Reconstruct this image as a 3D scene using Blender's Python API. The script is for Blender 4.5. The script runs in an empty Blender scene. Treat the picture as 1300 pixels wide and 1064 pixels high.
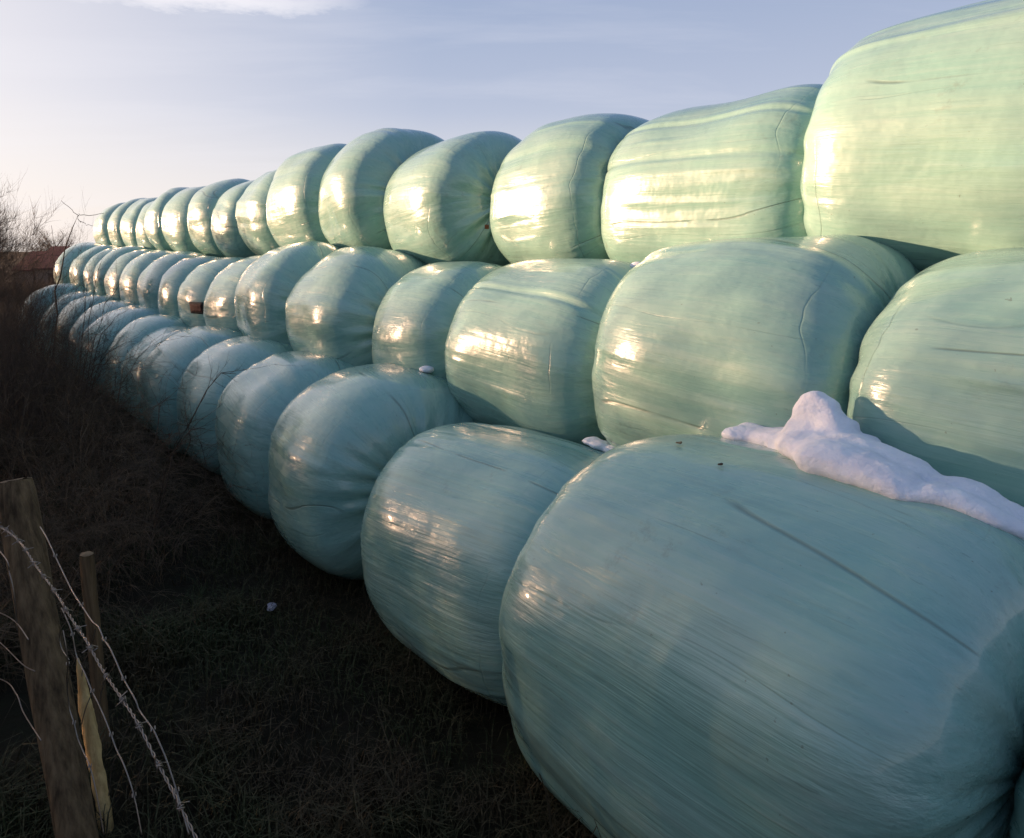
import bpy, math, random
import numpy as np
from mathutils import Vector, Matrix, noise as mn
C = bpy.data.collections.new('scene'); bpy.context.scene.collection.children.link(C)
sc = bpy.context.scene
PI = math.pi
# ------------------------------------------------------------------ frame of the place
F_PX, CX, CY, HY, VX, EYE = 950., 650., 487., 318., -110., 2.0
PIT = math.atan((CY-HY)/F_PX)
TH = math.atan((CX-VX)/F_PX*math.cos(PIT))
NX, NY = math.cos(TH), math.sin(TH)          # away from the fence, into the stack
UX, UY = -math.sin(TH), math.cos(TH)         # along the stack
def W(d, t, z=0.0): return Vector((d*NX+t*UX, d*NY+t*UY, z))
def ground_z(x, y):
    d = math.hypot(x, y)
    s = min(1.0, max(0.0, (d-22.0)/55.0)); s = s*s*(3-2*s)
    z = -2.6*s
    if d < 40: z += .05*mn.noise(Vector((x*.7, y*.7, 0))) + .02*mn.noise(Vector((x*2.5, y*2.5, 3)))
    return z
# the fence line: a real upright plane running along the track side of the stack
FP0 = Vector((-1.36, 2.02, 0)); FP1 = Vector((-.50, 1.10, 0))
FD = (FP1-FP0).normalized(); FN = Vector((-FD.y, FD.x, 0))
def on_fence(px, py, off=0.0):
    a = (px-CX)/F_PX; b = (CY-py)/F_PX
    r = Vector((a, math.cos(PIT)+b*math.sin(PIT), -math.sin(PIT)+b*math.cos(PIT)))
    eye = Vector((0, 0, EYE)); P0 = FP0+FN*off
    return eye + r*((P0-eye).dot(FN)/r.dot(FN))
# ------------------------------------------------------------------ object helpers
def link(name, V, F, mat, parent=None, smooth=True, attrs=None):
    me = bpy.data.meshes.new(name)
    me.from_pydata([tuple(v) for v in V], [], F)
    if smooth: me.polygons.foreach_set('use_smooth', [True]*len(me.polygons))
    if attrs:
        for k, a in attrs.items():
            at = me.attributes.new(k, 'FLOAT_VECTOR', 'POINT'); at.data.foreach_set('vector', np.asarray(a, dtype=np.float32).ravel())
    me.materials.append(mat); me.update()
    o = bpy.data.objects.new(name, me); C.objects.link(o)
    if parent: o.parent = parent
    return o
def tag(o, label, cat, group=None):
    o['label'] = label; o['category'] = cat
    if group: o['group'] = group
    return o
def empty(name, loc=(0, 0, 0), rz=0.0):
    o = bpy.data.objects.new(name, None); C.objects.link(o); o.location = loc; o.rotation_euler = (0, 0, rz); o.empty_display_size = .2
    return o
def dup(root, loc, rz, s=1.0):
    r = root.copy(); C.objects.link(r); r.location = loc; r.rotation_euler = (0, 0, rz); r.scale = (s, s, s)
    for ch in root.children:
        c = ch.copy(); C.objects.link(c); c.parent = r
    return r
# ------------------------------------------------------------------ node helpers
def newmat(name):
    m = bpy.data.materials.new(name); m.use_nodes = True; nt = m.node_tree
    return m, nt, nt.nodes['Principled BSDF']
class G:
    def __init__(s, nt): s.nt = nt
    def n(s, t, **k):
        x = s.nt.nodes.new(t)
        for a, b in k.items(): setattr(x, a, b)
        return x
    def put(s, sock, v):
        if isinstance(v, bpy.types.NodeSocket): s.nt.links.new(v, sock)
        else: sock.default_value = v
    def m(s, op, a, b=0.0, c=None, clamp=False):
        x = s.n('ShaderNodeMath', operation=op, use_clamp=clamp); s.put(x.inputs[0], a); s.put(x.inputs[1], b)
        if c is not None: s.put(x.inputs[2], c)
        return x.outputs[0]
    def vm(s, op, a, b):
        x = s.n('ShaderNodeVectorMath', operation=op); s.put(x.inputs[0], a); s.put(x.inputs[1], b); return x.outputs[0]
    def noise(s, vec, scale, detail=4, rough=.55, dist=0.0):
        x = s.n('ShaderNodeTexNoise'); s.put(x.inputs['Vector'], vec); x.inputs['Scale'].default_value = scale
        x.inputs['Detail'].default_value = detail; x.inputs['Roughness'].default_value = rough; x.inputs['Distortion'].default_value = dist
        return x.outputs[0]
    def ramp(s, fac, stops):
        x = s.n('ShaderNodeValToRGB'); s.put(x.inputs[0], fac); e = x.color_ramp.elements
        while len(e) < len(stops): e.new(.5)
        for q, (p, c) in zip(e, stops):
            q.position = p; q.color = (c, c, c, 1) if isinstance(c, (int, float)) else (*c, 1)
        return x.outputs[0]
    def mix(s, fac, a, b, t='MIX'):
        x = s.n('ShaderNodeMix', data_type='RGBA', blend_type=t); s.put(x.inputs[0], fac)
        s.put(x.inputs[6], a if isinstance(a, bpy.types.NodeSocket) else (*a, 1)); s.put(x.inputs[7], b if isinstance(b, bpy.types.NodeSocket) else (*b, 1))
        return x.outputs[2]
    def bump(s, h, st, dist, nrm=None):
        x = s.n('ShaderNodeBump'); x.inputs['Strength'].default_value = st; x.inputs['Distance'].default_value = dist; s.put(x.inputs['Height'], h)
        if nrm is not None: s.put(x.inputs['Normal'], nrm)
        return x.outputs[0]
# ------------------------------------------------------------------ film of the bales
def film_material(streak=1.0):
    m, nt, P = newmat('bale_film'); g = G(nt)
    at = g.n('ShaderNodeAttribute', attribute_name='flow').outputs['Vector']
    oi = g.n('ShaderNodeObjectInfo').outputs['Random']
    tc = g.n('ShaderNodeTexCoord').outputs['Object']
    cx = g.n('ShaderNodeCombineXYZ'); k = g.m('MULTIPLY', oi, 61.0)
    for i in range(3): g.put(cx.inputs[i], k)
    off = cx.outputs[0]
    def sv(a, c): return g.vm('ADD', g.vm('MULTIPLY', at, (a, a, c)), off)
    fine = g.noise(sv(26, 1.3), 1.0, 5, .6)            # fine stretch streaks
    mid = g.noise(sv(8, .7), 1.0, 4, .6, .3)
    wide = g.noise(sv(2.6, .55), 1.0, 3, .5, .4)
    blot = g.noise(g.vm('ADD', tc, off), 2.4, 5, .6)
    lump = g.noise(g.vm('ADD', tc, off), 5.5, 3, .5)
    # edges of the overlapping film: thin wandering lines
    spf = g.n('ShaderNodeSeparateXYZ'); g.put(spf.inputs[0], at)
    ang = g.m('DIVIDE', g.m('ARCTAN2', spf.outputs[1], spf.outputs[0]), 2*PI)
    wob = g.m('MULTIPLY', g.noise(sv(1.1, .32), 1.0, 2, .5), .20)
    def lines(kk, shift, wid):
        q = g.m('FRACT', g.m('ADD', g.m('MULTIPLY', g.m('ADD', ang, wob), float(kk)), g.m('MULTIPLY', oi, shift)))
        return g.ramp(g.m('ABSOLUTE', g.m('SUBTRACT', q, .5)), [(0.0, 1.0), (wid*.5, .8), (wid, 0.0)])
    edge = g.m('MAXIMUM', lines(4, 7.3, .0065), g.m('MULTIPLY', lines(7, 3.1, .006), .35))
    # width of each wrap of film: a faint step in tone from one band to the next
    bandq = g.m('FRACT', g.m('ADD', g.m('MULTIPLY', g.m('ADD', ang, g.m('MULTIPLY', wob, .6)), 6.0), oi))
    gap = g.ramp(g.noise(sv(1.2, 1.6), 1.0, 2, .5), [(.46, 0.0), (.54, 1.0)])
    edge = g.m('MULTIPLY', edge, gap)
    scr = g.noise(sv(48, 1.6), 1.0, 3, .6)
    edge2 = g.m('MULTIPLY', g.ramp(scr, [(.655, 0.0), (.70, 1.0)]), g.ramp(blot, [(.42, 0.0), (.60, 1.0)]))
    # a folded rim near the ends of the bale
    sp = g.n('ShaderNodeSeparateXYZ'); g.put(sp.inputs[0], at)
    rim = g.m('ABSOLUTE', g.m('SUBTRACT', g.m('ADD', g.m('ABSOLUTE', sp.outputs[2]), g.m('MULTIPLY', g.noise(sv(1.3, .2), 1.0, 3, .5), .42)), g.m('MULTIPLY_ADD', oi, .16, .92)))
    rim = g.m('MULTIPLY', g.ramp(rim, [(0.0, 1.0), (.009, 0.0)]), g.ramp(g.noise(sv(1.0, .1), 1.0, 1, .5), [(.50, 0.0), (.66, .8)]))
    col = g.mix(g.ramp(wide, [(.3, 0.0), (.7, 1.0)]), (.172, .358, .318), (.228, .402, .340))
    col = g.mix(g.m('MULTIPLY', bandq, .22), col, (.29, .44, .385))
    col = g.mix(g.m('MULTIPLY', g.ramp(mid, [(.45, 0.0), (.75, 1.0)]), .30), col, (.29, .44, .39))
    col = g.mix(g.m('MULTIPLY', g.ramp(fine, [(.50, 0.0), (.72, 1.0)]), .24*streak), col, (.33, .46, .415))
    col = g.mix(g.m('MULTIPLY', g.ramp(fine, [(.28, 1.0), (.46, 0.0)]), .24*streak), col, (.135, .262, .235))
    col = g.mix(g.m('MULTIPLY', g.ramp(blot, [(.50, 0.0), (.70, 1.0)]), .22), col, (.31, .40, .36))
    col = g.mix(g.m('MULTIPLY', edge, .75), col, (.10, .16, .13))
    col = g.mix(g.m('MULTIPLY', edge2, .40), col, (.10, .16, .14))
    col = g.mix(g.m('MULTIPLY', rim, .65), col, (.12, .20, .16))
    mud = g.m('MULTIPLY', g.ramp(g.noise(g.vm('ADD', tc, off), 13, 7, .75), [(.56, 0.0), (.66, 1.0)]), g.ramp(g.noise(g.vm('ADD', tc, off), 1.7, 2, .5), [(.50, 0.0), (.64, 1.0)]))
    col = g.mix(g.m('MULTIPLY', mud, .30), col, (.13, .15, .115))
    sk = g.ramp(g.noise(g.vm('ADD', tc, off), 42, 2, .6), [(.73, 0.0), (.77, 1.0)])
    col = g.mix(g.m('MULTIPLY', sk, .5), col, (.08, .09, .06))
    g.put(P.inputs['Base Color'], col)
    g.put(P.inputs['Roughness'], g.m('ADD', .19, g.m('MULTIPLY', g.ramp(mid, [(.3, 0.0), (.75, 1.0)]), .22)))
    P.inputs['IOR'].default_value = 1.5
    P.inputs['Coat Weight'].default_value = .55; P.inputs['Coat Roughness'].default_value = .06
    b = g.bump(lump, .42, .022)
    b = g.bump(wide, .40, .030, b)
    b = g.bump(mid, .30*streak, .009, b)
    b = g.bump(fine, .45*streak, .0035, b)
    b = g.bump(g.m('MULTIPLY', scr, g.ramp(wide, [(.42, .15), (.62, 1.0)])), .8*streak, .0025, b)
    b = g.bump(g.m('SUBTRACT', 0.0, g.m('ADD', edge, rim)), .55, .004, b)
    g.put(P.inputs['Normal'], b)
    return m
FILM = film_material(1.0); FILM_CREASED = film_material(1.7)
def bale_mesh(r, a, p, seed, nu, nph, sag, twist, flat_end=False, bottom=2.4):
    rnd = random.Random(seed)
    o3 = Vector((seed*7.3, seed*3.1, seed*1.7))
    us = np.linspace(-1, 1, nu+1)
    V = []; flow = []
    folds = [(rnd.uniform(0, 2*PI), rnd.uniform(.004, .012), rnd.uniform(.03, .08), rnd.choice((-1, 1)), 0, 9) for _ in range(6)] + [(rnd.uniform(0, 2*PI), rnd.uniform(.002, .0055), rnd.uniform(.018, .035), 1, rnd.uniform(-1, 1), rnd.uniform(.25, .7)) for _ in range(26 if nu > 120 else 0)]
    tilt = rnd.uniform(-.03, .03)
    for i, u in enumerate(us):
        th = u*PI/2
        # spend vertices evenly over end, shoulder and side
        s = math.copysign(abs(math.sin(th))**(2/p), th); R = abs(math.cos(th))**(2/p)
        if i in (0, nu): R = 0.0; s = math.copysign(1, u)
        ring = 1 if i in (0, nu) else nph
        for j in range(ring):
            ph = 2*PI*j/nph
            c, q = math.cos(ph), math.sin(ph)
            e = bottom if q < 0 else 2.0                       # heavier below: sits flatter
            k = (abs(c)**e+abs(q)**e)**(-1/e)
            dv = mn.noise(Vector((c*1.3, q*1.3, s*1.2))+o3)*.055 + mn.noise(Vector((c*3.2, q*3.2, s*2.2))+o3)*.014
            rad = R*(1+dv)*k
            f = 0.0
            for (fp, fa, fw, sg, fs, fe) in folds:
                dd = (ph+twist*s-fp+PI) % (2*PI)-PI
                f += sg*fa*math.exp(-(dd/fw)**2-((s-fs)/fe)**2*(0 if fe > 5 else 1))
            # folds gathered towards the middle of each end
            gath = max(0.0, abs(s)-.75)/.25
            gz = .0045*gath*mn.noise(Vector((c*5, q*5, 2.0*np.sign(s)))+o3)*(1 if R > .12 else R/.12)
            x = a*s*(1+.03*mn.noise(Vector((c*R*1.5, q*R*1.5, 9*np.sign(s)))+o3)) + gz*6*np.sign(s)*(-1)
            dimple = -.018*a*math.exp(-(R/.16)**2)*np.sign(s)
            V.append((x+dimple+tilt*rad*q, r*rad*c*1.02+f*c*min(1, R*2), r*sag*rad*q+f*q*min(1, R*2)))
            sl = (abs(s)+ (1-R)*.9) * np.sign(s) if abs(s) > .6 else s
            pt = ph+twist*s
            fk = max(R, 1e-4)**(.5 if flat_end else .28); flow.append((math.cos(pt)*fk, math.sin(pt)*fk, s if abs(s) < .6 else np.sign(s)*(abs(s)+(1-R)*.8)))
    F = []
    base = lambda i: 1+(i-1)*nph
    for j in range(nph): F.append((0, base(1)+(j+1) % nph, base(1)+j))
    for i in range(1, nu-1):
        for j in range(nph):
            j2 = (j+1) % nph
            F.append((base(i)+j, base(i)+j2, base(i+1)+j2, base(i+1)+j))
    last = base(nu)
    for j in range(nph): F.append((last, base(nu-1)+j, base(nu-1)+(j+1) % nph))
    return V, F, flow
B = [(2.34, -0.16, 0.61, 0.64, 0.68), (2.13, 1.285, 0.674, 0.717, 0.76), (2.19, 2.76, 0.557, 0.592, 0.708), (2.265, 4.215, 0.635, 0.676, 0.625), (2.296, 5.466, 0.611, 0.65, 0.64), (2.32, 6.68, 0.602, 0.641, 0.635), (2.302, 7.821, 0.629, 0.669, 0.6), (2.32, 9.085, 0.58, 0.616, 0.69), (2.32, 9.834, 0.607, 0.646, 0.55), (2.276, 11.138, 0.623, 0.663, 0.66), (2.317, 12.414, 0.633, 0.673, 0.65), (2.313, 13.677, 0.639, 0.68, 0.65), (2.257, 14.948, 0.646, 0.687, 0.65), (2.113, 16.215, 0.688, 0.732, 0.65)]
M = [(3.02, 0.697, 1.43, 0.62, 0.65), (3.02, 1.96, 1.458, 0.641, 0.655), (3.02, 3.265, 1.387, 0.603, 0.666), (3.02, 4.402, 1.367, 0.592, 0.52), (2.962, 5.64, 1.431, 0.626, 0.71), (2.997, 6.974, 1.472, 0.648, 0.66), (3.02, 8.181, 1.378, 0.598, 0.63), (3.02, 9.335, 1.367, 0.593, 0.58), (3.02, 10.292, 1.377, 0.598, 0.5), (3.02, 11.325, 1.404, 0.611, 0.6), (3.02, 12.479, 1.418, 0.619, 0.6), (3.02, 13.61, 1.426, 0.624, 0.59), (3.02, 14.458, 1.472, 0.648, 0.48), (3.02, 15.483, 1.456, 0.639, 0.6), (2.989, 16.546, 1.489, 0.656, 0.6), (2.875, 17.75, 1.522, 0.675, 0.7)]
T = [(3.70, 1.30, 2.405, 0.655, 0.67), (3.72, 2.622, 2.281, 0.576, 0.71), (3.72, 3.842, 2.333, 0.596, 0.56), (3.619, 5.191, 2.352, 0.598, 0.72), (3.685, 6.478, 2.482, 0.668, 0.66), (3.661, 7.69, 2.473, 0.663, 0.65), (3.72, 8.981, 2.395, 0.62, 0.67), (3.72, 10.102, 2.355, 0.597, 0.53), (3.72, 11.133, 2.41, 0.627, 0.57), (3.682, 12.382, 2.396, 0.62, 0.71), (3.682, 13.378, 2.424, 0.637, 0.48), (3.682, 14.357, 2.361, 0.598, 0.53), (3.682, 15.413, 2.389, 0.614, 0.55), (3.682, 16.472, 2.415, 0.63, 0.56), (3.626, 17.705, 2.402, 0.623, 0.7)]
ORD = ['first','second','third','fourth','fifth','sixth','seventh','eighth','ninth','tenth','eleventh','twelfth','thirteenth','fourteenth','fifteenth','sixteenth']
LB = {
 ('B',0): 'wrapped bale barely seen in the bottom right corner, below the snow ridge',
 ('B',1): 'largest wrapped bale in the foreground, with the snow heap on its back',
 ('B',2): 'bottom row bale with many pale stretch wrinkles, directly left of the largest foreground bale',
 ('B',3): 'tall rounded bottom row bale with curved film folds',
 ('M',0): 'middle row bale at the right edge of the photo, right above the snow ridge',
 ('M',1): 'wide middle row bale behind the snow heap, with a long film seam across it',
 ('M',2): 'middle row bale with a small crust of snow at its top right shoulder',
 ('T',0): 'largest top row bale, pale green, running out at the right edge',
 ('T',1): 'top row bale with a deep green shaded end, second from the right',
 ('T',2): 'top row bale with the broadest white sun glint, third from the right',
 ('T',3): 'top row bale with a dented end and a rust red tear, fourth from the right',
 ('T',4): 'tall humped top row bale standing over its neighbours, fifth from the right',
 ('M',8): 'ninth middle row bale from the right, with a dark red patch',
 ('B',13): 'farthest bottom row bale, partly hidden by hedge twigs',
 ('M',15): 'farthest middle row bale, last one before the red roofed barn',
 ('T',14): 'farthest top row bale, against the pale sky at the end of the stack',
}
ROWN = {'B': 'bottom', 'M': 'middle', 'T': 'top'}
SURF = {'B': 'blue-green wrapped bale with hedge shadow on it', 'M': 'glossy green wrapped bale', 'T': 'sunlit pale green wrapped bale'}
RZ = TH+PI/2
bales = {}
SQUARE = {('B', 0): 4.5, ('B', 1): 5.2, ('B', 2): 4.6, ('B', 3): 3.5, ('B', 4): 3.3, ('M', 0): 4.6, ('M', 1): 4.2, ('M', 2): 3.9, ('M', 3): 3.4, ('T', 0): 5.6, ('T', 1): 4.6, ('T', 2): 3.9, ('T', 3): 3.4, ('T', 4): 3.5}
YAW = {('B', 0): 0, ('B', 1): .0, ('B', 2): .02, ('B', 3): -.16, ('B', 4): -.06, ('M', 0): 0, ('M', 1): .03, ('M', 4): -.10, ('M', 5): -.10, ('T', 0): .02, ('T', 1): 0, ('T', 3): -.20, ('T', 4): -.16}
for key, L in (('B', B), ('M', M), ('T', T)):
    for i, (d, t, z, r, a) in enumerate(L):
        rnd = random.Random(ord(key)*100+i)
        near = i < 4
        nu, nph = (150, 320) if i < 3 else ((96, 140) if i < 7 else (56, 80))
        p = SQUARE.get((key, i), rnd.uniform(3.0, 3.5))
        V, F, fl = bale_mesh(r, a, p, ord(key)+i*3+1, nu, nph, .94, rnd.uniform(-.12, .12), i < 2, 3.3 if key == 'B' else 2.45)
        o = link('wrapped_bale', V, F, FILM_CREASED if (key, i) in (('B', 2), ('B', 1)) else FILM, attrs={'flow': fl})
        o.location = W(d, t, z + (ground_z(*W(d, t)[:2]) if key == 'B' else 0))
        o.rotation_euler = (0, rnd.uniform(-.02, .02), RZ + YAW.get((key, i), rnd.uniform(-.05, .05)))
        lab = LB.get((key, i)) or '%s, %s from the right in the %s row' % (SURF[key], ORD[i], ROWN[key])
        tag(o, lab, 'silage bale', 'wrapped bales in the %s row of the stack' % ROWN[key])
        bales[key, i] = o
# ------------------------------------------------------------------ other materials
def simple(name, c1, c2, scale, rough=.85, bump=.5, bd=.01, stretch=(1, 1, 1), spec=.3, detail=6):
    m, nt, P = newmat(name); g = G(nt)
    v = g.vm('MULTIPLY', g.n('ShaderNodeTexCoord').outputs['Object'], stretch)
    n1 = g.noise(v, scale, detail, .62)
    g.put(P.inputs['Base Color'], g.mix(g.ramp(n1, [(.32, 0.0), (.68, 1.0)]), c1, c2))
    P.inputs['Roughness'].default_value = rough; P.inputs['Specular IOR Level'].default_value = spec
    g.put(P.inputs['Normal'], g.bump(g.noise(v, scale*2.3, detail, .65), bump, bd))
    return m
TWIG = simple('twig_bark', (.030, .020, .014), (.080, .054, .036), 9, .8)
BRAMBLE = simple('bramble_bark', (.022, .015, .009), (.155, .105, .060), 7, .8)
POSTM = simple('post_wood', (.055, .034, .016), (.22, .145, .075), 14, .9, 1.0, .012, (3, 3, .18))
POSTTOP = simple('post_end_grain', (.10, .065, .035), (.26, .17, .09), 24, .9, .8, .004)
SUNGOLDWOOD = simple('split_wood_painted_sun', (.36, .22, .08), (.74, .52, .23), 14, .85, .9, .008, (3, 3, .35))  # golden sunlight put into the base colour; the wood itself lies in shade
SNOW, nt, P = newmat('snow'); g = G(nt)
tcs = g.n('ShaderNodeTexCoord').outputs['Object']
g.put(P.inputs['Base Color'], g.mix(g.ramp(g.noise(tcs, 9, 4, .6), [(.4, 0.0), (.7, 1.0)]), (.74, .79, .86), (.62, .67, .76)))
P.inputs['Roughness'].default_value = .75; P.inputs['Subsurface Weight'].default_value = .12; P.inputs['Subsurface Radius'].default_value = (.03, .04, .06); P.inputs['Subsurface Scale'].default_value = .5
g.put(P.inputs['Normal'], g.bump(g.noise(tcs, 34, 8, .75), .75, .012, g.bump(g.noise(tcs, 9, 3, .6), .5, .03)))
WIRE, nt, P = newmat('galvanised_wire'); g = G(nt)
P.inputs['Metallic'].default_value = .85
g.put(P.inputs['Base Color'], g.mix(g.noise(g.n('ShaderNodeTexCoord').outputs['Object'], 40, 4, .6), (.17, .13, .10), (.36, .30, .25)))
P.inputs['Roughness'].default_value = .38
# ------------------------------------------------------------------ ground
GR, nt, P = newmat('winter_pasture'); g = G(nt)
v = g.n('ShaderNodeTexCoord').outputs['Object']
c = g.mix(g.ramp(g.noise(v, .35, 6, .65), [(.35, 0.0), (.65, 1.0)]), (.014, .013, .007), (.026, .026, .011))
c = g.mix(g.ramp(g.noise(v, 6, 6, .7), [(.4, 0.0), (.7, .8)]), c, (.018, .011, .007))
g.put(P.inputs['Base Color'], c); P.inputs['Roughness'].default_value = .95; P.inputs['Specular IOR Level'].default_value = .15
g.put(P.inputs['Normal'], g.bump(g.noise(v, 14, 8, .75), 1.0, .05))
def axis(near, step, far):
    out = [0.0]; x = 0.0; s = step
    while x < far:
        if x > near: s *= 1.16
        x += s; out.append(x)
    return sorted([-q for q in out[1:]]+out)
ax = axis(9, .22, 2500.); V = [(x, y, ground_z(x, y)) for y in ax for x in ax]; N = len(ax)
F = [(j*N+i, j*N+i+1, (j+1)*N+i+1, (j+1)*N+i) for j in range(N-1) for i in range(N-1)]
o = link('ground', V, F, GR); o['kind'] = 'structure'
GRASS, nt, P = newmat('grass_blades'); g = G(nt)
v = g.n('ShaderNodeTexCoord').outputs['Object']
c = g.mix(g.ramp(g.noise(v, 1.8, 4, .6), [(.42, 0.0), (.60, 1.0)]), (.040, .028, .014), (.026, .036, .012))
c = g.mix(g.ramp(g.noise(v, 55, 2, .6), [(.5, 0.0), (.72, .8)]), c, (.095, .072, .035))
g.put(P.inputs['Base Color'], c); P.inputs['Roughness'].default_value = .8; P.inputs['Specular IOR Level'].default_value = .2
def blades(n, seed):
    rnd = random.Random(seed); V = []; F = []
    k = 0
    while k < n:
        t = rnd.uniform(0, 1)**1.5*13+.6; d = rnd.uniform(-.9, 2.0)
        w = W(d, t); dens = mn.noise(Vector((w.x*1.6, w.y*1.6, 5)))
        if dens < rnd.uniform(-.55, .35): continue
        k += 1
        h = rnd.uniform(.035, .12)*(1.0+max(0, dens)*1.6)*(1.5 if d < .7 else 1.0)
        if rnd.random() < .03: h *= 1.8
        wd = rnd.uniform(.0012, .0028)*(1+t*.09); az = rnd.uniform(0, 2*PI); ln = rnd.uniform(.3, 1.25)*h
        ux, uy = math.cos(az), math.sin(az); px, py = -uy*wd, ux*wd; z0 = ground_z(w.x, w.y)-.01
        i0 = len(V)
        for q, (fl, fh, fw) in enumerate(((0, 0, 1), (.3, .65, .8), (1.0, rnd.uniform(.6, 1.0), .1))):
            x, y, z = w.x+ux*ln*fl, w.y+uy*ln*fl, z0+h*fh
            V.append((x+px*fw, y+py*fw, z)); V.append((x-px*fw, y-py*fw, z))
        F += [(i0, i0+1, i0+3, i0+2), (i0+2, i0+3, i0+5, i0+4)]
    return V, F
V, F = blades(70000, 5)
o = link('grass', V, F, GRASS, smooth=False); o['kind'] = 'stuff'; tag(o, 'dark rough winter grass along the foot of the stack', 'grass')
# ------------------------------------------------------------------ twigs, shrubs, trees
MINR = .0012
def tube(V, F, pts, radii, n=3):
    i0 = len(V); K = len(pts)
    for k, p in enumerate(pts):
        a = pts[min(k+1, K-1)]-pts[max(k-1, 0)]
        a.normalize()
        s = a.cross(Vector((0, 0, 1)) if abs(a.z) < .9 else Vector((1, 0, 0))).normalized(); q = a.cross(s)
        for j in range(n):
            an = 2*PI*j/n; V.append(p+(s*math.cos(an)+q*math.sin(an))*radii[k])
    for k in range(K-1):
        for j in range(n):
            j2 = (j+1) % n; F.append((i0+k*n+j, i0+k*n+j2, i0+(k+1)*n+j2, i0+(k+1)*n+j))
    F.append(tuple(i0+(K-1)*n+j for j in range(n)))
def grow(V, F, rnd, p, d, L, r, lev, up=.15, wob=.22, kids=(5, 4, 3), spread=.75, n=3, V2=None, F2=None, sink=0.0):
    seg = 6 if lev > 0 else 4
    pts = [p.copy()]; dd = d.normalized()
    for k in range(seg):
        dd = (dd+Vector((rnd.gauss(0, wob), rnd.gauss(0, wob), rnd.gauss(0, wob)+up-sink*k/seg))*(.55)).normalized()
        pts.append(pts[-1]+dd*L/seg)
    rr = [r*(1-.78*k/seg) for k in range(seg+1)]
    tube(V, F, pts, rr, n if lev < 2 else max(n, 5))
    if lev > 0:
        nk = kids[min(len(kids)-1, 3-min(3, lev))] if len(kids) > 1 else kids[0]
        for q in range(nk):
            f = rnd.uniform(.25, 1.0)*seg; k = min(seg-1, int(f)); fr = f-k
            b = pts[k].lerp(pts[k+1], fr); base = (pts[k+1]-pts[k]).normalized()
            s = Vector((rnd.gauss(0, 1), rnd.gauss(0, 1), rnd.gauss(0, .8))); s = (s-base*s.dot(base)).normalized()
            nd = (base+s*rnd.uniform(.5, 1.2)*spread).normalized()
            grow(V2 if V2 is not None else V, F2 if F2 is not None else F, rnd, b, nd, L*rnd.uniform(.38, .68), max(rr[k]*.55, MINR), lev-1, up, wob, kids, spread, n, None, None, sink)
def shrub_mesh(seed, h, w, stems, lev=2, kids=(5, 5, 4), r=.010, up=.18, sink=0.0, wob=.25):
    rnd = random.Random(seed); V = []; F = []
    for s in range(stems):
        a = rnd.uniform(0, 2*PI); q = rnd.uniform(0, .5)*w
        p = Vector((math.cos(a)*q, math.sin(a)*q, -.05)); lean = rnd.uniform(.05, .55)*w/h
        grow(V, F, rnd, p, Vector((math.cos(a)*lean, math.sin(a)*lean, 1)), h*rnd.uniform(.55, 1.0), r*rnd.uniform(.7, 1.3), lev, up, wob, kids, .8, 3, sink=sink)
    return V, F
def put(o, d, t, rz=0.0, s=1.0):
    w = W(d, t); o.location = (w.x, w.y, ground_z(w.x, w.y)); o.rotation_euler = (0, 0, rz); o.scale = (s, s, s); return o
def cp(o, d, t, rz, s, label, cat, group):
    c = o.copy(); C.objects.link(c); put(c, d, t, rz, s); tag(c, label, cat, group); return c
# low tangles of dead bramble on the near side of the stack
br = [link('bramble', *shrub_mesh(11+k, .95, .75, 46, 2, (5, 6, 4), .0048, .05, .9, .42), BRAMBLE) for k in range(2)]
gb = 'dead brambles along the foot of the hedge'
spots = [(.92, 5.0, .3, .86, 'low tangle of dead bramble nearest to the bottom row bales'),
         (.40, 4.7, 1.9, .80, 'dead bramble clump growing just behind the round fence post'),
         (.98, 6.1, 2.4, 1.12, 'dead bramble mound in front of the bottom row bales, behind the low tangle'),
         (.62, 5.9, 4.0, 1.25, 'dark bramble mound left of the bale side tangle'),
         (1.0, 7.3, 5.1, 1.12, 'taller bramble thicket half way along the dark hedge foot'),
         (.70, 7.5, .9, 1.45, 'bramble thicket at the left edge under the bare shrubs'),
         (.98, 8.8, 3.0, 1.12, 'bramble thicket touching the shaded far bottom bales'),
         (.95, 10.4, 1.2, 1.2, 'far bramble thicket below the overhanging twigs'),
         (.95, 12.2, 2.2, 1.3, 'farthest bramble thicket before the barn field'),
         (-.10, 4.2, 2.9, .9, 'bramble clump to the left of the fence post')]
for i, (d, t, rz, s, lb) in enumerate(spots):
    if i < 2: tag(put(br[i], d, t, rz, s), lb, 'bramble', gb)
    else: cp(br[i % 2], d, t, rz, s, lb, 'bramble', gb)
# upright bare hedge shrubs
sh = [link('bare_shrub', *shrub_mesh(31+k, 2.1, 1.0, 26, 3, (6, 5, 4), .012, .16), TWIG) for k in range(2)]
gs = 'bare hedge shrubs at the left edge'
spots = [(.62, 8.0, .4, .66, 'nearest bare shrub at the left edge, its twigs crossing the far bales'),
         (.48, 9.8, 2.1, .80, 'dense bare shrub second along the left edge'),
         (.70, 11.0, 3.6, .70, 'bare shrub third along the hedge, in front of the far bottom bales'),
         (.60, 12.8, 5.0, .95, 'bare shrub below the tall tree crown'),
         (1.0, 13.6, 1.0, .66, 'small bare shrub left of the barn gable'),
         (.30, 6.8, 4.4, .66, 'low bare shrub at the left edge above the brambles')]
for i, (d, t, rz, s, lb) in enumerate(spots):
    if i < 2: tag(put(sh[i], d, t, rz, s), lb, 'shrub', gs)
    else: cp(sh[i % 2], d, t, rz, s, lb, 'shrub', gs)
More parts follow.
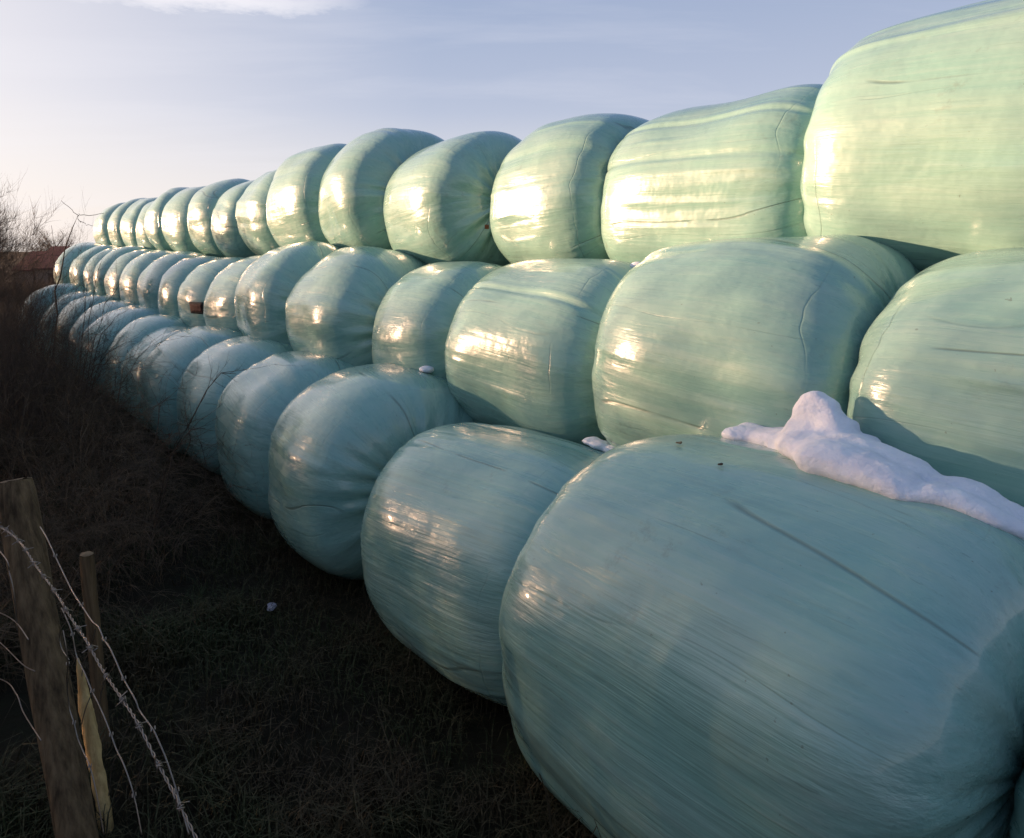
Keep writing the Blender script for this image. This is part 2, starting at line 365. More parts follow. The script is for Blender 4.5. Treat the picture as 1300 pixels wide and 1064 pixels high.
# one thin sapling with a forked tip above the barn
V = []; F = []; rnd = random.Random(4)
def bez(pts, r0, r1, n=4, jit=.01):
    P_ = [Vector(q) for q in pts]; out = []
    for k in range(len(P_)-1):
        for s in range(3): out.append(P_[k].lerp(P_[k+1], s/3)+Vector((rnd.gauss(0, jit), rnd.gauss(0, jit), rnd.gauss(0, jit))))
    out.append(P_[-1]); K = len(out)
    tube(V, F, out, [r0+(r1-r0)*k/(K-1) for k in range(K)], n)
q0 = W(1.0, 9.0, 0)
def rel(d, t, z): return W(d, t, z)-q0
bez([rel(1.0, 9.0, 0), rel(1.03, 9.0, .9), rel(1.10, 9.0, 1.6), rel(1.24, 9.0, 2.02), rel(1.38, 9.0, 2.36)], .012, .004)
bez([rel(1.38, 9.0, 2.36), rel(1.47, 9.0, 2.36), rel(1.62, 9.0, 2.385)], .0035, .002)
bez([rel(1.38, 9.0, 2.36), rel(1.32, 9.0, 2.41), rel(1.24, 9.0, 2.50)], .003, .002)
bez([rel(1.36, 9.0, 2.31), rel(1.43, 9.0, 2.28), rel(1.50, 9.0, 2.25)], .003, .002)
bez([rel(1.10, 9.0, 1.6), rel(1.12, 9.0, 1.95), rel(1.13, 9.0, 2.25)], .004, .002)
o = link('sapling', V, F, TWIG); o.location = q0; tag(o, 'thin leaning sapling whose three forked tips stand above the barn roof', 'sapling')
# long arching twigs reaching over the bales: two briars
def briar(name, base, tips, seed, label):
    global V, F, rnd
    V = []; F = []; rnd = random.Random(seed); b0 = W(*base)
    for tip in tips:
        e = W(*tip); m = W((base[0]+tip[0])/2, (base[1]+tip[1])/2, max(tip[2], base[2])*.72+.25)
        pts = []
        for k in range(9):
            s = k/8; pts.append((b0*(1-s)**2+m*2*s*(1-s)+e*s*s)-b0+Vector((rnd.gauss(0, .012), rnd.gauss(0, .012), rnd.gauss(0, .012)))*(1 if k else 0))
        tube(V, F, pts, [.006-.0042*k/8 for k in range(9)], 4)
        for q in range(7):
            k = rnd.randint(3, 7); dd = (pts[k+1]-pts[k]).normalized()+Vector((rnd.gauss(0, .5), rnd.gauss(0, .5), rnd.gauss(0, .4)))
            grow(V, F, rnd, pts[k], dd, rnd.uniform(.12, .4), .0022, 1, .1, .25, (2,), .8)
    o = link(name, V, F, TWIG); o.location = b0; tag(o, label, 'briar', 'long briars reaching over the bales')
briar('briar', (1.05, 8.2, 0), [(1.45, 8.0, 1.35), (1.62, 8.6, 1.65), (1.40, 7.4, 1.2), (1.55, 8.9, 1.9), (1.35, 8.4, 1.75)], 3, 'long arching briar whose twigs cross the far bottom and middle row bales')
briar('briar', (1.0, 5.2, 0), [(1.55, 4.9, 1.22), (1.30, 5.5, 1.0), (1.25, 4.6, .95)], 8, 'low arching briar with one long twig reaching over the bottom row bales')
# bare trees: trunk and crown as two parts
def tree(name, seed, h, w, lev, kids, label, group, loc, s=1.0, r=.07):
    rnd = random.Random(seed); V = []; F = []; V2 = []; F2 = []
    root = empty(name, loc); 
    pts = [Vector((0, 0, -.2))]; dd = Vector((0, 0, 1))
    for k in range(7):
        dd = (dd+Vector((rnd.gauss(0, .06), rnd.gauss(0, .06), .1))).normalized(); pts.append(pts[-1]+dd*h*.10)
    tube(V, F, pts, [r*(1-.07*k) for k in range(8)], 8)
    for q in range(kids[0]*2):
        k = rnd.randint(2, 6); a = rnd.uniform(0, 2*PI); el = rnd.uniform(.5, 1.5)
        grow(V2, F2, rnd, pts[k+1] if k > 5 else pts[k], Vector((math.cos(a)*w, math.sin(a)*w, el)), h*rnd.uniform(.36, .56), r*.42, lev, .12, .2, kids[1:], .8)
    link('trunk', V, F, TWIG, root); link('crown', V2, F2, TWIG, root)
    tag(root, label, 'tree', group); root.scale = (s, s, s); return root
w = W(.50, 13.2); MINR = .003
tree('bare_tree', 9, 3.0, .22, 3, (9, 8, 7, 7), 'bare hedge tree at the left edge, its dark twigs rising against the sky', None, (w.x, w.y, ground_z(w.x, w.y)), .70, .06)
# trees beyond the barn
MINR = .006
def far_loc(px, Y): x = (px-CX)/F_PX*Y; return (x, Y, ground_z(x, Y))
t1 = tree('bare_tree', 21, 7.0, 1.0, 3, (9, 7, 6, 4), 'domed bare tree behind the barn, the middle of three', 'bare trees behind the barn', far_loc(76, 118), 1.0, .16)
for px, Y, rz, s, lb in ((62, 122, 1.3, .88, 'bare tree behind the left end of the barn roof'), (91, 120, 2.9, .84, 'bare tree behind the barn, closest to the bales')):
    c = dup(t1, far_loc(px, Y), rz, s); c['label'] = lb
# bare trees and hedge shrubs on the sunny side, which shade the lower rows
SUN_AZ, SUN_EL = math.radians(75), math.radians(5.0)
sd = Vector((-math.sin(SUN_AZ)*math.cos(SUN_EL), math.cos(SUN_AZ)*math.cos(SUN_EL), math.sin(SUN_EL)))
# ------------------------------------------------------------------ fence
def make_post(name, top, foot, r, label, cat='fence post', flat=1.0):
    root = empty(name, foot); ax_ = (top-foot); L = ax_.length; n = 72; K = 40
    V = []; F = []; rot = ax_.to_track_quat('Z', 'Y').to_matrix()
    for k in range(K+1):
        for j in range(n):
            a = 2*PI*j/n; q = Vector((math.cos(a), math.sin(a), 0))
            rr = r*(1-.10*max(0, .16-abs(mn.noise(Vector((q.x*2.6, q.y*2.6, k*.05+4)))))/.16+.05*mn.noise(Vector((q.x*2, q.y*2, k*.12)))+.025*mn.noise(Vector((q.x*9, q.y*9, k*.1))))
            if k == K: rr *= .93
            V.append(rot @ Vector((q.x*rr, q.y*rr*flat, L*k/K-(.004 if k == K else 0)*0)))
    for k in range(K):
        for j in range(n): j2 = (j+1) % n; F.append((k*n+j, k*n+j2, (k+1)*n+j2, (k+1)*n+j))
    link('shaft', V, F, POSTM, root)
    V = []; F = []; R_ = 6
    for q in range(R_+1):
        for j in range(n):
            a = 2*PI*j/n; rr = r*.925*q/R_*(1+.05*mn.noise(Vector((math.cos(a)*2, math.sin(a)*2, K*.12))))
            V.append(rot @ Vector((math.cos(a)*rr, math.sin(a)*rr*flat, L+.002+.005*(1-(q/R_)**2)+.004*mn.noise(Vector((math.cos(a)*rr*60, math.sin(a)*rr*60, 1))))))
    for q in range(R_):
        for j in range(n): j2 = (j+1) % n; F.append((q*n+j, (q+1)*n+j, (q+1)*n+j2, q*n+j2))
    link('sawn_top', V, F, POSTTOP, root)
    tag(root, label, cat); return root
def foot_of(top, low):
    dv = (low-top); k = (-.15-top.z)/dv.z; return top+dv*k
ptop = on_fence(17, 612, .03); plow = on_fence(82, 975, .03)
make_post('fence_post', ptop, foot_of(ptop, plow), .058, 'round weathered fence post with a sawn top at the left edge')
s_top = on_fence(110, 704, .28); s_foot = Vector((s_top.x-.03, s_top.y+.03, -.1))
make_post('wooden_stake', s_top, s_foot, .026, 'thin dark wooden stake standing behind the wire netting', 'stake')
# split piece of wood leaning on the stake, its sunlit look painted in
a_, b_ = on_fence(99, 836, .16), on_fence(122, 972, .16)
dv = (b_-a_); b2 = a_+dv*((-.02-a_.z)/dv.z) if dv.z < 0 else b_
V = []; F = []; K = 26; sx = FD; sy = FN
axv = b2-a_
K = 60
for k in range(K+1):
    s = k/K; wdt = .006+.036*min(1, s/.32)**.8; c0 = a_+axv*s+sx*(.012*mn.noise(Vector((s*4, 0, 2))))
    for j in range(12):
        an = 2*PI*j/12; q = 1+.30*mn.noise(Vector((math.cos(an)*2.2, math.sin(an)*2.2, s*9)))+.12*mn.noise(Vector((math.cos(an)*5, math.sin(an)*5, s*30)))
        V.append(c0+sx*math.cos(an)*wdt*q+sy*math.sin(an)*wdt*.55*q-a_)
for k in range(K):
    for j in range(12): j2 = (j+1) % 12; F.append((k*12+j, k*12+j2, (k+1)*12+j2, (k+1)*12+j))
F.append(tuple(range(11, -1, -1)))
o = link('split_log', V, F, SUNGOLDWOOD); o.location = a_; tag(o, 'pale split piece of wood leaning behind the wire netting, golden sunlight painted in', 'split wood')
# wires
def smooth_path(pts, n=8):
    out = []; P_ = [pts[0]]+pts+[pts[-1]]
    for i in range(1, len(P_)-2):
        p0, p1, p2, p3 = P_[i-1:i+3]
        for k in range(n):
            s = k/n; out.append(.5*((2*p1)+(p2-p0)*s+(2*p0-5*p1+4*p2-p3)*s*s+(3*p1-p0-3*p2+p3)*s**3))
    out.append(pts[-1]); return out
def wire_into(V, F, pts, r, n=6): tube(V, F, pts, [r]*len(pts), n)
OFFB = -.045
barb = [(-60, 640), (0, 669), (26, 689), (44, 716), (70, 751), (88, 781), (110, 814), (128, 847), (150, 880), (172, 913), (187, 942), (200, 968), (222, 1010), (252, 1070), (300, 1160)]
bp = smooth_path([on_fence(x, y, OFFB) for x, y in barb], 14)
root = empty('barbed_wire', bp[0])
V = []; F = []
# resample evenly and twist two strands
res = [bp[0]]; 
for q in bp[1:]:
    while (q-res[-1]).length > .0045: res.append(res[-1]+(q-res[-1]).normalized()*.0045)
for ph in (0, PI):
    pts = []
    for k, q in enumerate(res):
        tg = (res[min(k+1, len(res)-1)]-res[max(k-1, 0)]).normalized(); s = tg.cross(Vector((0, 0, 1))).normalized(); u = tg.cross(s)
        an = ph+k*.0045*2*PI/.042; pts.append(q+(s*math.cos(an)+u*math.sin(an))*.0017-bp[0])
    wire_into(V, F, pts, .0013, 6)
link('twisted_strand', V, F, WIRE, root)
rb = random.Random(2); acc = 0.0; nxt = .05; Ls = 0.0
for k in range(1, len(res)-2):
    Ls += .0045
    if Ls > nxt:
        nxt += rb.uniform(.085, .11); V = []; F = []; q = res[k]-bp[0]; tg = (res[k+1]-res[k]).normalized()
        s = tg.cross(Vector((0, 0, 1))).normalized(); u = tg.cross(s); a0 = rb.uniform(0, PI)
        for sg in (0, 1):
            pts = [q+tg*(i*.0016-.006)+(s*math.cos(a0+i*.9+sg*PI)+u*math.sin(a0+i*.9+sg*PI))*.0048 for i in range(9)]
            e = (s*math.cos(a0+sg*2.0)+u*math.sin(a0+sg*2.0)); pts = [pts[0]+e*.013]+pts+[pts[-1]-e*.013]
            wire_into(V, F, pts, .0011, 5)
        link('barb', V, F, WIRE, root)
tag(root, 'twisted barbed wire strand running down across the fence post', 'barbed wire')
net = [[(51, 669), (60, 684), (70, 706), (81, 729), (92, 751), (103, 768), (117, 789), (125, 796), (132, 812), (139, 822), (147, 839), (157, 862), (172, 889), (177, 902), (194, 926), (200, 938), (211, 964), (224, 1004), (240, 1060)],
       [(78, 772), (86, 789), (92, 806), (97, 832), (108, 856), (117, 878), (124, 892), (133, 912), (141, 933), (148, 952), (158, 973), (170, 1010), (180, 1060)],
       [(80, 800), (84, 822), (86, 843), (85, 865), (88, 898), (94, 918), (99, 938), (106, 955), (114, 973), (122, 1005), (132, 1060)],
       [(-70, 740), (-30, 766), (0, 778), (20, 790), (36, 812)], [(-70, 780), (-20, 806), (0, 816), (28, 843), (44, 852)],
       [(-60, 640), (0, 700), (12, 728), (18, 756), (22, 800)], [(-50, 850), (0, 862), (20, 880), (30, 905), (52, 940)]]
ver = [[(91, 751), (82, 760), (72, 768)], [(100, 763), (88, 784), (76, 802), (78, 822), (88, 838)], [(121, 800), (115, 822), (106, 843), (104, 858)],
       [(147, 843), (136, 860), (128, 882), (126, 900)], [(172, 905), (160, 930), (149, 957), (142, 975), (138, 1010)], [(97, 832), (90, 850), (86, 868)], [(117, 880), (108, 902), (99, 938)], [(194, 926), (182, 960), (170, 1010)]]
o0 = on_fence(120, 800, -.03); V = []; F = []
root = empty('wire_netting', o0)
for L in net: wire_into(V, F, [q-o0 for q in smooth_path([on_fence(x, y, -.028 if L[0][0] > 0 else -.075) for x, y in L], 8)], .0015, 6)
link('line_wires', V, F, WIRE, root)
V = []; F = []
for L in ver: wire_into(V, F, [q-o0 for q in smooth_path([on_fence(x, y, -.026) for x, y in L], 8)], .0011, 6)
link('stay_wires', V, F, WIRE, root)
V = []; F = []
for L in net[:3]:
    for x, y in L[2::3]:
        c0 = on_fence(x, y, -.028)-o0; pts = [c0+FD*(math.cos(i*1.1)*.0042)+Vector((0, 0, math.sin(i*1.1)*.0042))+FN*(i*.0011-.004) for i in range(9)]
        V = []; F = []; wire_into(V, F, pts, .0013, 5); link('knot', V, F, WIRE, root)
tag(root, 'bent galvanised wire netting hanging beside the barbed wire', 'wire netting')
# ------------------------------------------------------------------ snow
def blob_object(name, spheres, mat, voxel, label, parent=None, disp=.012):
    import bmesh
    o0 = Vector(spheres[0][0]); bm = bmesh.new()
    for c_, (rx, ry, rz_) in spheres:
        c_ = Vector(c_)-o0
        mt = Matrix.Translation(c_) @ Matrix.Rotation(RZ, 4, 'Z') @ Matrix.Diagonal((rx, ry, rz_, 1))
        bmesh.ops.create_icosphere(bm, subdivisions=3, radius=1.0, matrix=mt)
    me = bpy.data.meshes.new(name); bm.to_mesh(me); bm.free()
    tmp = bpy.data.objects.new('tmp', me); C.objects.link(tmp)
    md = tmp.modifiers.new('r', 'REMESH'); md.mode = 'VOXEL'; md.voxel_size = voxel
    sm = tmp.modifiers.new('s', 'SMOOTH'); sm.iterations = 11; sm.factor = .6
    dg = bpy.context.evaluated_depsgraph_get(); ev = tmp.evaluated_get(dg); m2 = bpy.data.meshes.new_from_object(ev)
    bpy.data.objects.remove(tmp)
    for v_ in m2.vertices:
        q = v_.co; nn = mn.noise(q*9)+.5*mn.noise(q*22); v_.co = q+v_.normal*disp*(nn+.9*mn.noise(q*5.5)+.25*mn.noise(q*48)-.8*max(0, .25-abs(mn.noise(q*7+Vector((3, 1, 2))))))
    m2.polygons.foreach_set('use_smooth', [True]*len(m2.polygons)); m2.materials.clear(); m2.materials.append(mat); m2.name = name
    o = bpy.data.objects.new(name, m2); C.objects.link(o); o.location = o0; tag(o, label, 'snow', 'snow left lying on the bales'); return o
def snow_run(pts, rnd_seed, n=4):
    rs = random.Random(rnd_seed); out = []
    for (p0, r0), (p1, r1) in zip(pts[:-1], pts[1:]):
        for k in range(n):
            s = k/n; c_ = W(*[p0[i]*(1-s)+p1[i]*s+rs.gauss(0, .008) for i in range(3)]); out.append((c_, tuple(r0[i]*(1-s)+r1[i]*s for i in range(3))))
    out.append((W(*pts[-1][0]), pts[-1][1])); return out
def cast(px, py, only=None):
    """where a sight line meets the stack: used to find the spot on a bale's skin"""
    a = (px-CX)/F_PX; b = (CY-py)/F_PX
    r = Vector((a, math.cos(PIT)+b*math.sin(PIT), -math.sin(PIT)+b*math.cos(PIT))).normalized()
    best = None
    for o in ([only] if only else bales.values()):
        mi = o.matrix_world.inverted(); o1 = mi @ Vector((0, 0, EYE)); d1 = (mi.to_3x3() @ r)
        hit, loc, nn, _ = o.ray_cast(o1, d1)
        if hit:
            wl = o.matrix_world @ loc; dist = (wl-Vector((0, 0, EYE))).length
            if best is None or dist < best[0]: best = (dist, wl, (o.matrix_world.to_3x3() @ nn).normalized(), o)
    return best
bpy.context.view_layer.update()
def on_bale(px, py, o, up):
    h = cast(px, py, o)
    while h is None: py += 2; px -= .3; h = cast(px, py, o)
    return h[1]+Vector((NX, NY, 0))*.05+Vector((0, 0, up))
b1 = bales['B', 1]; rs = random.Random(4); sp = []
ridge = [(925, 541, .012, .05), (960, 545, .018, .055), (990, 556, .03, .07), (1015, 578, .035, .085), (1045, 596, .04, .09), (1080, 607, .035, .085), (1110, 618, .03, .08), (1145, 636, .006, .045), (1180, 637, .014, .05), (1215, 650, .010, .042), (1250, 665, .006, .036), (1290, 683, .006, .034), (1330, 703, .006, .034)]
for i in range(len(ridge)-1):
    for k in range(8):
        s_ = k/8; q = [ridge[i][j]*(1-s_)+ridge[i+1][j]*s_ for j in range(4)]
        c_ = on_bale(q[0], q[1], b1, q[2]*.5); rr = q[3]*rs.uniform(.95, 1.05)*1.08
        sp.append((c_, (rr*1.1, rr*1.1, q[2]+.02))); sp.append((c_+Vector((NX*.10, NY*.10, -.01)), (rr*1.2, rr*1.3, q[2]+.03)))
pk = on_bale(1008, 578, b1, -.02)
for du, dn, dz, rx, ry, rz_ in ((.0, .08, .02, .13, .10, .07), (.02, .10, .07, .11, .08, .06), (.035, .11, .13, .075, .06, .05), (.04, .12, .175, .05, .045, .03), (.0, .12, .165, .05, .045, .025), (-.06, .09, .09, .07, .07, .055), (-.12, .09, .045, .07, .08, .045), (-.18, .09, .02, .06, .07, .03), (.10, .09, .0, .08, .08, .03), (-.03, .10, .12, .065, .06, .04), (-.16, .12, .075, .04, .04, .018), (-.09, .11, .115, .035, .04, .02)):
    sp.append((pk+Vector((UX*du+NX*dn, UY*du+NY*dn, dz)), (rx, ry, rz_)))
blob_object('snow', sp, SNOW, .010, 'big snow heap and ridge lying in the hollow on the largest foreground bale', disp=.008)
b2_ = bales['B', 2]; blob_object('snow', [(on_bale(px_, 556, b2_, .012), (.05, .05, .022)) for px_ in (742, 752, 762, 772, 782, 792, 800)], SNOW, .007, 'thin snow strip in the hollow left of the foreground bale top', disp=.007)
blob_object('snow', [(on_bale(px_, 472, bales['B', 3], .01), (.055, .05, r_)) for px_, r_ in ((532, .025), (540, .045), (548, .03))], SNOW, .008, 'tiny snow lump between the middle row bale and the rounded bottom bale', disp=.006)
blob_object('snow', [(on_bale(px_, py_, bales['M', 2], .005), (.05, .04, .03)) for px_, py_ in ((800, 340), (812, 343), (824, 348), (832, 354), (838, 360))], SNOW, .008, 'small snow crust wedged under the top row at a middle bale shoulder', disp=.006)
blob_object('snow', [(W(1.36, 3.9, .045), (.045, .028, .008)), (W(1.34, 3.87, .04), (.03, .025, .008))], simple('old_snow', (.16, .16, .19), (.30, .30, .35), 20, .7), .006, 'tiny grey scrap of old snow lying in the dark grass', disp=.003)
# ------------------------------------------------------------------ leaves and marks on bales
LEAF = simple('dead_leaf', (.020, .014, .010), (.055, .038, .022), 30, .8)
LEAFB = simple('dry_leaf', (.16, .12, .06), (.28, .21, .11), 30, .8)
def leaf(name, pos, s, nrm, mat, label):
    V = []; F = []; K = 8
    for k in range(K+1):
        f_ = k/K; wd = s*.42*math.sin(PI*f_)**.8+.0005
        for j in (-1, 0, 1):
            for zz in (0,): V.append((s*(f_-.5), j*wd*(1+.2*mn.noise(Vector((f_*5, j, 1)))), .0035+abs(j)*s*.16*(1+mn.noise(Vector((f_*3, j*2, 4))))+.12*s*f_*f_))
    for k in range(K):
        for j in range(2): F.append((k*3+j, k*3+j+1, k*3+j+4, k*3+j+3))
    o = link(name, V, F, mat); o.location = pos; o.rotation_mode = 'QUATERNION'; o.rotation_quaternion = Vector(nrm).to_track_quat('Z', 'Y')
    md = o.modifiers.new('thick', 'SOLIDIFY'); md.thickness = .0012; tag(o, label, 'leaf'); return o
h_ = cast(915, 593); leaf('dead_leaf', h_[1]+h_[2]*.003, .020, h_[2], LEAF, 'small black leaf fragment on top of the largest foreground bale')
h_ = cast(862, 566, b1) or cast(862, 575, b1); leaf('dead_leaf', h_[1]+h_[2]*.003, .028, h_[2], LEAFB, 'small dry brown leaf at the crest of the largest foreground bale')
# dark red patch on a far middle bale, and the small tear on a top bale
def decal(name, px, py, w_, h2, mat, lift=.003):
    h = cast(px, py)
    if not h: return
    dist, wl, nn, o = h; V = []; F = []; n1, n2 = 10, 6; up_ = (Vector((0, 0, 1))-nn*nn.z).normalized(); sx_ = up_.cross(nn)
    mi = o.matrix_world.inverted()
    for j in range(n2+1):
        for i in range(n1+1):
            q = wl+sx_*w_*(i/n1-.5)+up_*h2*(j/n2-.5); o1 = mi @ (q+nn*.12); d1 = mi.to_3x3() @ (-nn)
            hit, loc, n3, _ = o.ray_cast(o1, d1, distance=.3)
            V.append((loc+n3*lift) if hit else mi @ q)
    for j in range(n2):
        for i in range(n1): k = j*(n1+1)+i; F.append((k, k+1, k+n1+2, k+n1+1))
    c = link(name, V, F, mat, o)
    md = c.modifiers.new('thick', 'SOLIDIFY'); md.thickness = .002; return c
RED = simple('dark_red_patch', (.06, .015, .012), (.11, .032, .024), 20, .6)
BLK = simple('patch_edge', (.015, .012, .012), (.03, .025, .022), 20, .6)
decal('repair_patch', 249, 391, .23, .135, BLK); decal('repair_patch_face', 249, 391, .19, .085, RED, .010)
decal('film_tear', 618, 288, .03, .03, simple('rusty_tear', (.16, .05, .02), (.30, .11, .05), 30, .7))
# ------------------------------------------------------------------ barn, rails and hedges behind
BRICK, nt, P = newmat('barn_brick'); g = G(nt)
bt = g.n('ShaderNodeTexBrick'); g.put(bt.inputs['Vector'], g.n('ShaderNodeTexCoord').outputs['Generated']); bt.inputs['Scale'].default_value = 24
bt.inputs['Color1'].default_value = (.24, .09, .045, 1); bt.inputs['Color2'].default_value = (.18, .07, .04, 1); bt.inputs['Mortar'].default_value = (.18, .13, .10, 1)
g.put(P.inputs['Base Color'], bt.outputs[0]); P.inputs['Roughness'].default_value = .9
ROOF = simple('roof_tiles', (.10, .025, .022), (.15, .04, .032), 2.2, .8, .8, .03, (1, 6, 6))
DOORM = simple('barn_door_paint', (.06, .035, .022), (.09, .055, .035), 3, .8)
by = 90.0; bz = -2.75
barn = empty('barn', ((20-CX)/F_PX*by, by, bz), math.radians(-9))
def box(V, F, x0, x1, y0, y1, z0, z1):
    i = len(V); V += [(x0, y0, z0), (x1, y0, z0), (x1, y1, z0), (x0, y1, z0), (x0, y0, z1), (x1, y0, z1), (x1, y1, z1), (x0, y1, z1)]
    F += [(i, i+3, i+2, i+1), (i+4, i+5, i+6, i+7), (i, i+1, i+5, i+4), (i+1, i+2, i+6, i+5), (i+2, i+3, i+7, i+6), (i+3, i, i+4, i+7)]
def gabled(x0, x1, dep, eave, ridge, name_suffix):
    V = [(x0, 0, 0), (x1, 0, 0), (x1, dep, 0), (x0, dep, 0), (x0, 0, eave), (x1, 0, eave), (x1, dep, eave), (x0, dep, eave), (x0, dep/2, ridge-.08), (x1, dep/2, ridge-.08)]
    F = [(0, 1, 5, 4), (2, 3, 7, 6), (3, 0, 4, 8, 7), (1, 2, 6, 9, 5)]
    link('wall', V, F, BRICK, barn, False)
    o_ = .28; V = []; F = []
    e2 = eave-.12
    for (ya, za, yb, zb) in ((-o_, e2, dep/2, ridge), (dep+o_, e2, dep/2, ridge)):
        i = len(V)
        V += [(x0-.2, ya, za), (x1+.2, ya, za), (x1+.2, yb, zb), (x0-.2, yb, zb), (x0-.2, ya, za-.14), (x1+.2, ya, za-.14), (x1+.2, yb, zb-.14), (x0-.2, yb, zb-.14)]
        F += [(i, i+1, i+2, i+3), (i+4, i+7, i+6, i+5), (i, i+4, i+5, i+1), (i+1, i+5, i+6, i+2), (i+3, i+2, i+6, i+7), (i, i+3, i+7, i+4)]
    link('roof', V, F, ROOF, barn, False)
gabled(.6, 3.0, 6.0, 2.6, 4.65, ''); gabled(3.22, 16.0, 6.6, 2.8, 5.25, '')
V = []; F = []; box(V, F, 5.0, 6.6, -.05, -.003, 0, 2.1); link('door', V, F, DOORM, barn, False)
tag(barn, 'low brick barn with a dark red tiled roof beyond the far bales', 'barn')
# rail fence in the field in front of the barn
RAILM = simple('rail_wood', (.055, .045, .035), (.10, .08, .06), 6, .9)
rf = empty('rail_fence', ((-20-CX)/F_PX*62, 62, ground_z(-43, 62)), math.radians(-4))
for i in range(7):
    V = []; F = []; box(V, F, i*2.2-.06, i*2.2+.06, -.06, .06, -.5, 1.25); link('post', V, F, RAILM, rf, False)
for z in (.45, .8, 1.12):
    V = []; F = []; box(V, F, -.2, 13.4, -.10, -.062, z-.06, z+.06); link('rail', V, F, RAILM, rf, False)
tag(rf, 'three rail wooden field fence in front of the barn', 'fence')
# hedge beyond: clipped field hedge as twig mass
hb = [link('field_hedge', *shrub_mesh(77, 1.7, 2.6, 90, 2, (6, 6, 4), .016, .08), TWIG)]
for i, (px, Y, lb) in enumerate(((10, 70, 'dark field hedge left of the barn gable'), (45, 74, 'dark field hedge below the barn wall'), (85, 78, 'dark field hedge below the barn, next to the bales'))):
    o = hb[0] if i == 0 else hb[0].copy()
    if i: C.objects.link(o)
    o.location = far_loc(px, Y); o.rotation_euler = (0, 0, i*1.7); o.scale = (1.3, 1.3, .85); tag(o, lb, 'hedge', 'field hedges before the barn')
# ------------------------------------------------------------------ hedgerow on the sunny side of the track (west), out of the picture but shading it
MINR = .0016
wt = tree('hedgerow_tree', 51, 4.2, 1.0, 3, (9, 7, 6, 4), 'bare hedgerow tree beyond the track, left of the picture', 'hedgerow trees beyond the track', (0, 0, 0), 1.0, .09)
wsh = link('hedgerow_shrub', *shrub_mesh(91, 2.2, 2.2, 60, 3, (5, 5, 4), .012, .12), TWIG)
HEDGE_S = 1.03
rr_ = random.Random(12)
for i in range(26):
    tt = -3+i*1.3
    dd_ = -3.9+rr_.uniform(-.35, .35)
    w = W(dd_, tt); s = rr_.uniform(.90, 1.08)
    o = wsh if i == 0 else wsh.copy()
    if i: C.objects.link(o)
    o.location = (w.x, w.y, ground_z(w.x, w.y)); o.rotation_euler = (0, 0, rr_.uniform(0, 6)); o.scale = (s, s, s*HEDGE_S*(1.07 if 4 < tt < 10 else 1))
    tag(o, 'bare shrub of the hedgerow beyond the track, left of the picture', 'shrub', 'hedgerow shrubs beyond the track')
for i in range(5):
    tt = 4+i*8.1; w = W(-19+rr_.uniform(-1, 1), tt); loc = (w.x, w.y, ground_z(w.x, w.y))
    if i == 0: wt.location = loc; wt.scale = (1.05,)*3
    else: dup(wt, loc, rr_.uniform(0, 6), rr_.uniform(.85, 1.1))
# ------------------------------------------------------------------ light
world = bpy.data.worlds.new('World'); sc.world = world; world.use_nodes = True; nt = world.node_tree; g = G(nt)
bg = nt.nodes['Background']
sky = g.n('ShaderNodeTexSky', sky_type='NISHITA'); sky.sun_disc = False
sky.sun_elevation = SUN_EL; sky.sun_rotation = -SUN_AZ; sky.altitude = 50; sky.air_density = 1.0; sky.dust_density = 2.0; sky.ozone_density = 2.0
dirv = g.n('ShaderNodeTexCoord').outputs['Generated']
sep = g.n('ShaderNodeSeparateXYZ'); g.put(sep.inputs[0], dirv)
el = g.m('MAXIMUM', sep.outputs[2], 0.0)
sdot = g.n('ShaderNodeVectorMath', operation='DOT_PRODUCT'); g.put(sdot.inputs[0], dirv); sdot.inputs[1].default_value = tuple(sd)
near_sun = g.m('POWER', g.m('MAXIMUM', g.m('MULTIPLY_ADD', sdot.outputs['Value'], .5, .5), 0.0), 4.5)
# pale winter air: lavender blue overhead, pinkish white low down and towards the sun
up_c = g.mix(g.ramp(el, [(.04, 0.0), (.20, .42), (.50, 1.0)]), (.67, .69, .79), (.165, .27, .50))
air = g.mix(g.ramp(near_sun, [(.18, 0.0), (.85, 1.0)]), up_c, (1.10, 1.0, .97))
low = g.ramp(el, [(0.0, .75), (.07, .38), (.17, 0.0)])
air = g.mix(low, air, (1.0, .89, .80))
K_AIR = .35/.12
air = g.mix(1.0, air, (K_AIR, K_AIR, K_AIR), 'MULTIPLY')
col = g.mix(.94, sky.outputs[0], air)
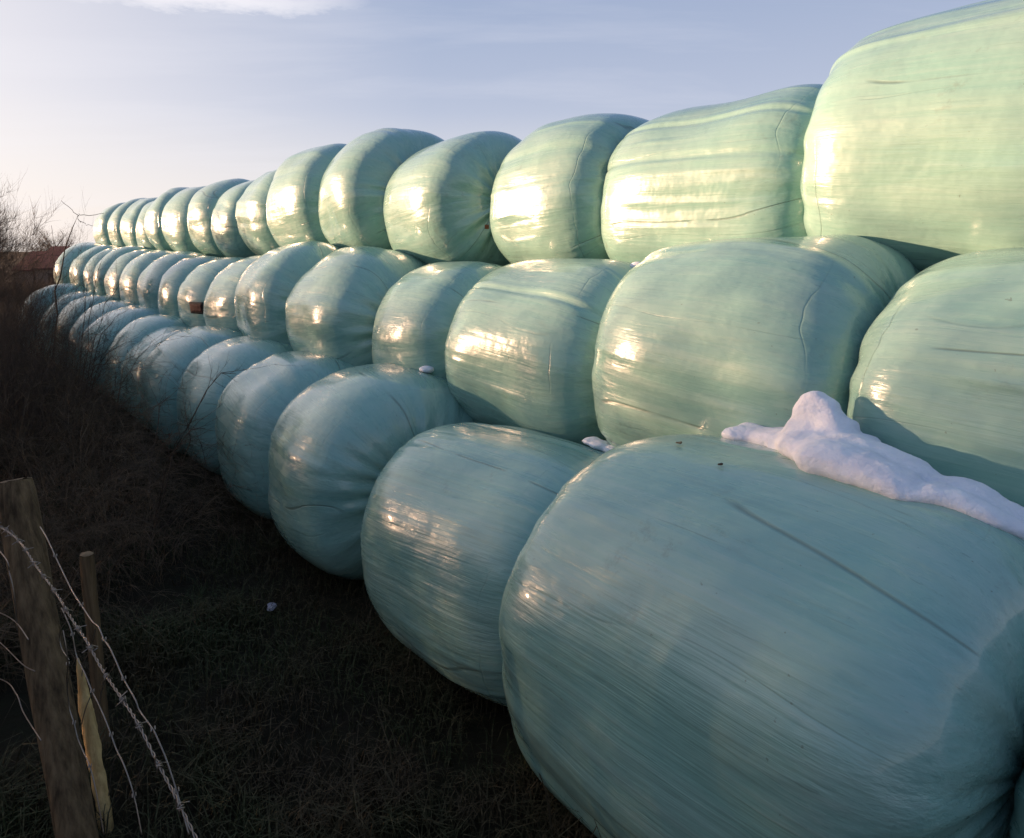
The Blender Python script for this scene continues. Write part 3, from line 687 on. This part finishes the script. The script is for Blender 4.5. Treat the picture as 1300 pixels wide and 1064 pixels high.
# high thin cloud, laid out on a plane overhead
den = g.m('ADD', el, .10)
cb = g.n('ShaderNodeCombineXYZ'); g.put(cb.inputs[0], g.m('DIVIDE', sep.outputs[0], den)); g.put(cb.inputs[1], g.m('DIVIDE', sep.outputs[1], den))
cl = g.noise(g.vm('MULTIPLY', cb.outputs[0], (.35, 1.1, 1)), 1.3, 7, .6, .3)
cm = g.m('MULTIPLY', g.ramp(cl, [(.48, 0.0), (.80, 1.0)]), .28)
# one bright wisp high on the left
wx = g.m('ADD', g.m('DIVIDE', sep.outputs[0], g.m('MAXIMUM', sep.outputs[1], .05)), .373)
wy = g.m('SUBTRACT', g.m('DIVIDE', sep.outputs[2], g.m('MAXIMUM', sep.outputs[1], .05)), .307)
wn = g.noise(g.vm('MULTIPLY', dirv, (1, 1, 3.5)), 8, 8, .7)
wr = g.m('ADD', g.m('POWER', g.m('ABSOLUTE', g.m('DIVIDE', wx, .20)), 2.0), g.m('POWER', g.m('ABSOLUTE', g.m('DIVIDE', g.m('ADD', wy, g.m('MULTIPLY', g.m('SUBTRACT', wn, .5), .055)), .017)), 2.0))
wm = g.m('MULTIPLY', g.ramp(wr, [(.0, 1.0), (1.0, 0.0)]), .85)
cm = g.m('MAXIMUM', cm, wm)
col = g.mix(cm, col, (.92*K_AIR, .90*K_AIR, .95*K_AIR))
nt.links.new(col, bg.inputs[0]); bg.inputs[1].default_value = .12
sun = bpy.data.lights.new('sun', 'SUN'); sun.energy = 5.0; sun.angle = math.radians(.6); sun.color = (1.0, .585, .355)
so = bpy.data.objects.new('sun', sun); C.objects.link(so); so.rotation_mode = 'QUATERNION'; so.rotation_quaternion = sd.to_track_quat('Z', 'Y')
# ------------------------------------------------------------------ camera
cam = bpy.data.cameras.new('camera'); co = bpy.data.objects.new('camera', cam); C.objects.link(co)
co.location = (0, 0, EYE); co.rotation_euler = (PI/2-PIT, 0, 0)
cam.sensor_fit = 'HORIZONTAL'; cam.sensor_width = 36; cam.lens = F_PX*36/1300
cam.shift_y = -(532-CY)/1300.; cam.clip_start = .02; cam.clip_end = 6000
sc.camera = co
sc.view_settings.view_transform = 'Standard'; sc.view_settings.look = 'None'; sc.view_settings.exposure = 1.58; sc.view_settings.gamma = 1
sc.cycles.use_denoising = True
sc.cycles.max_bounces = 8
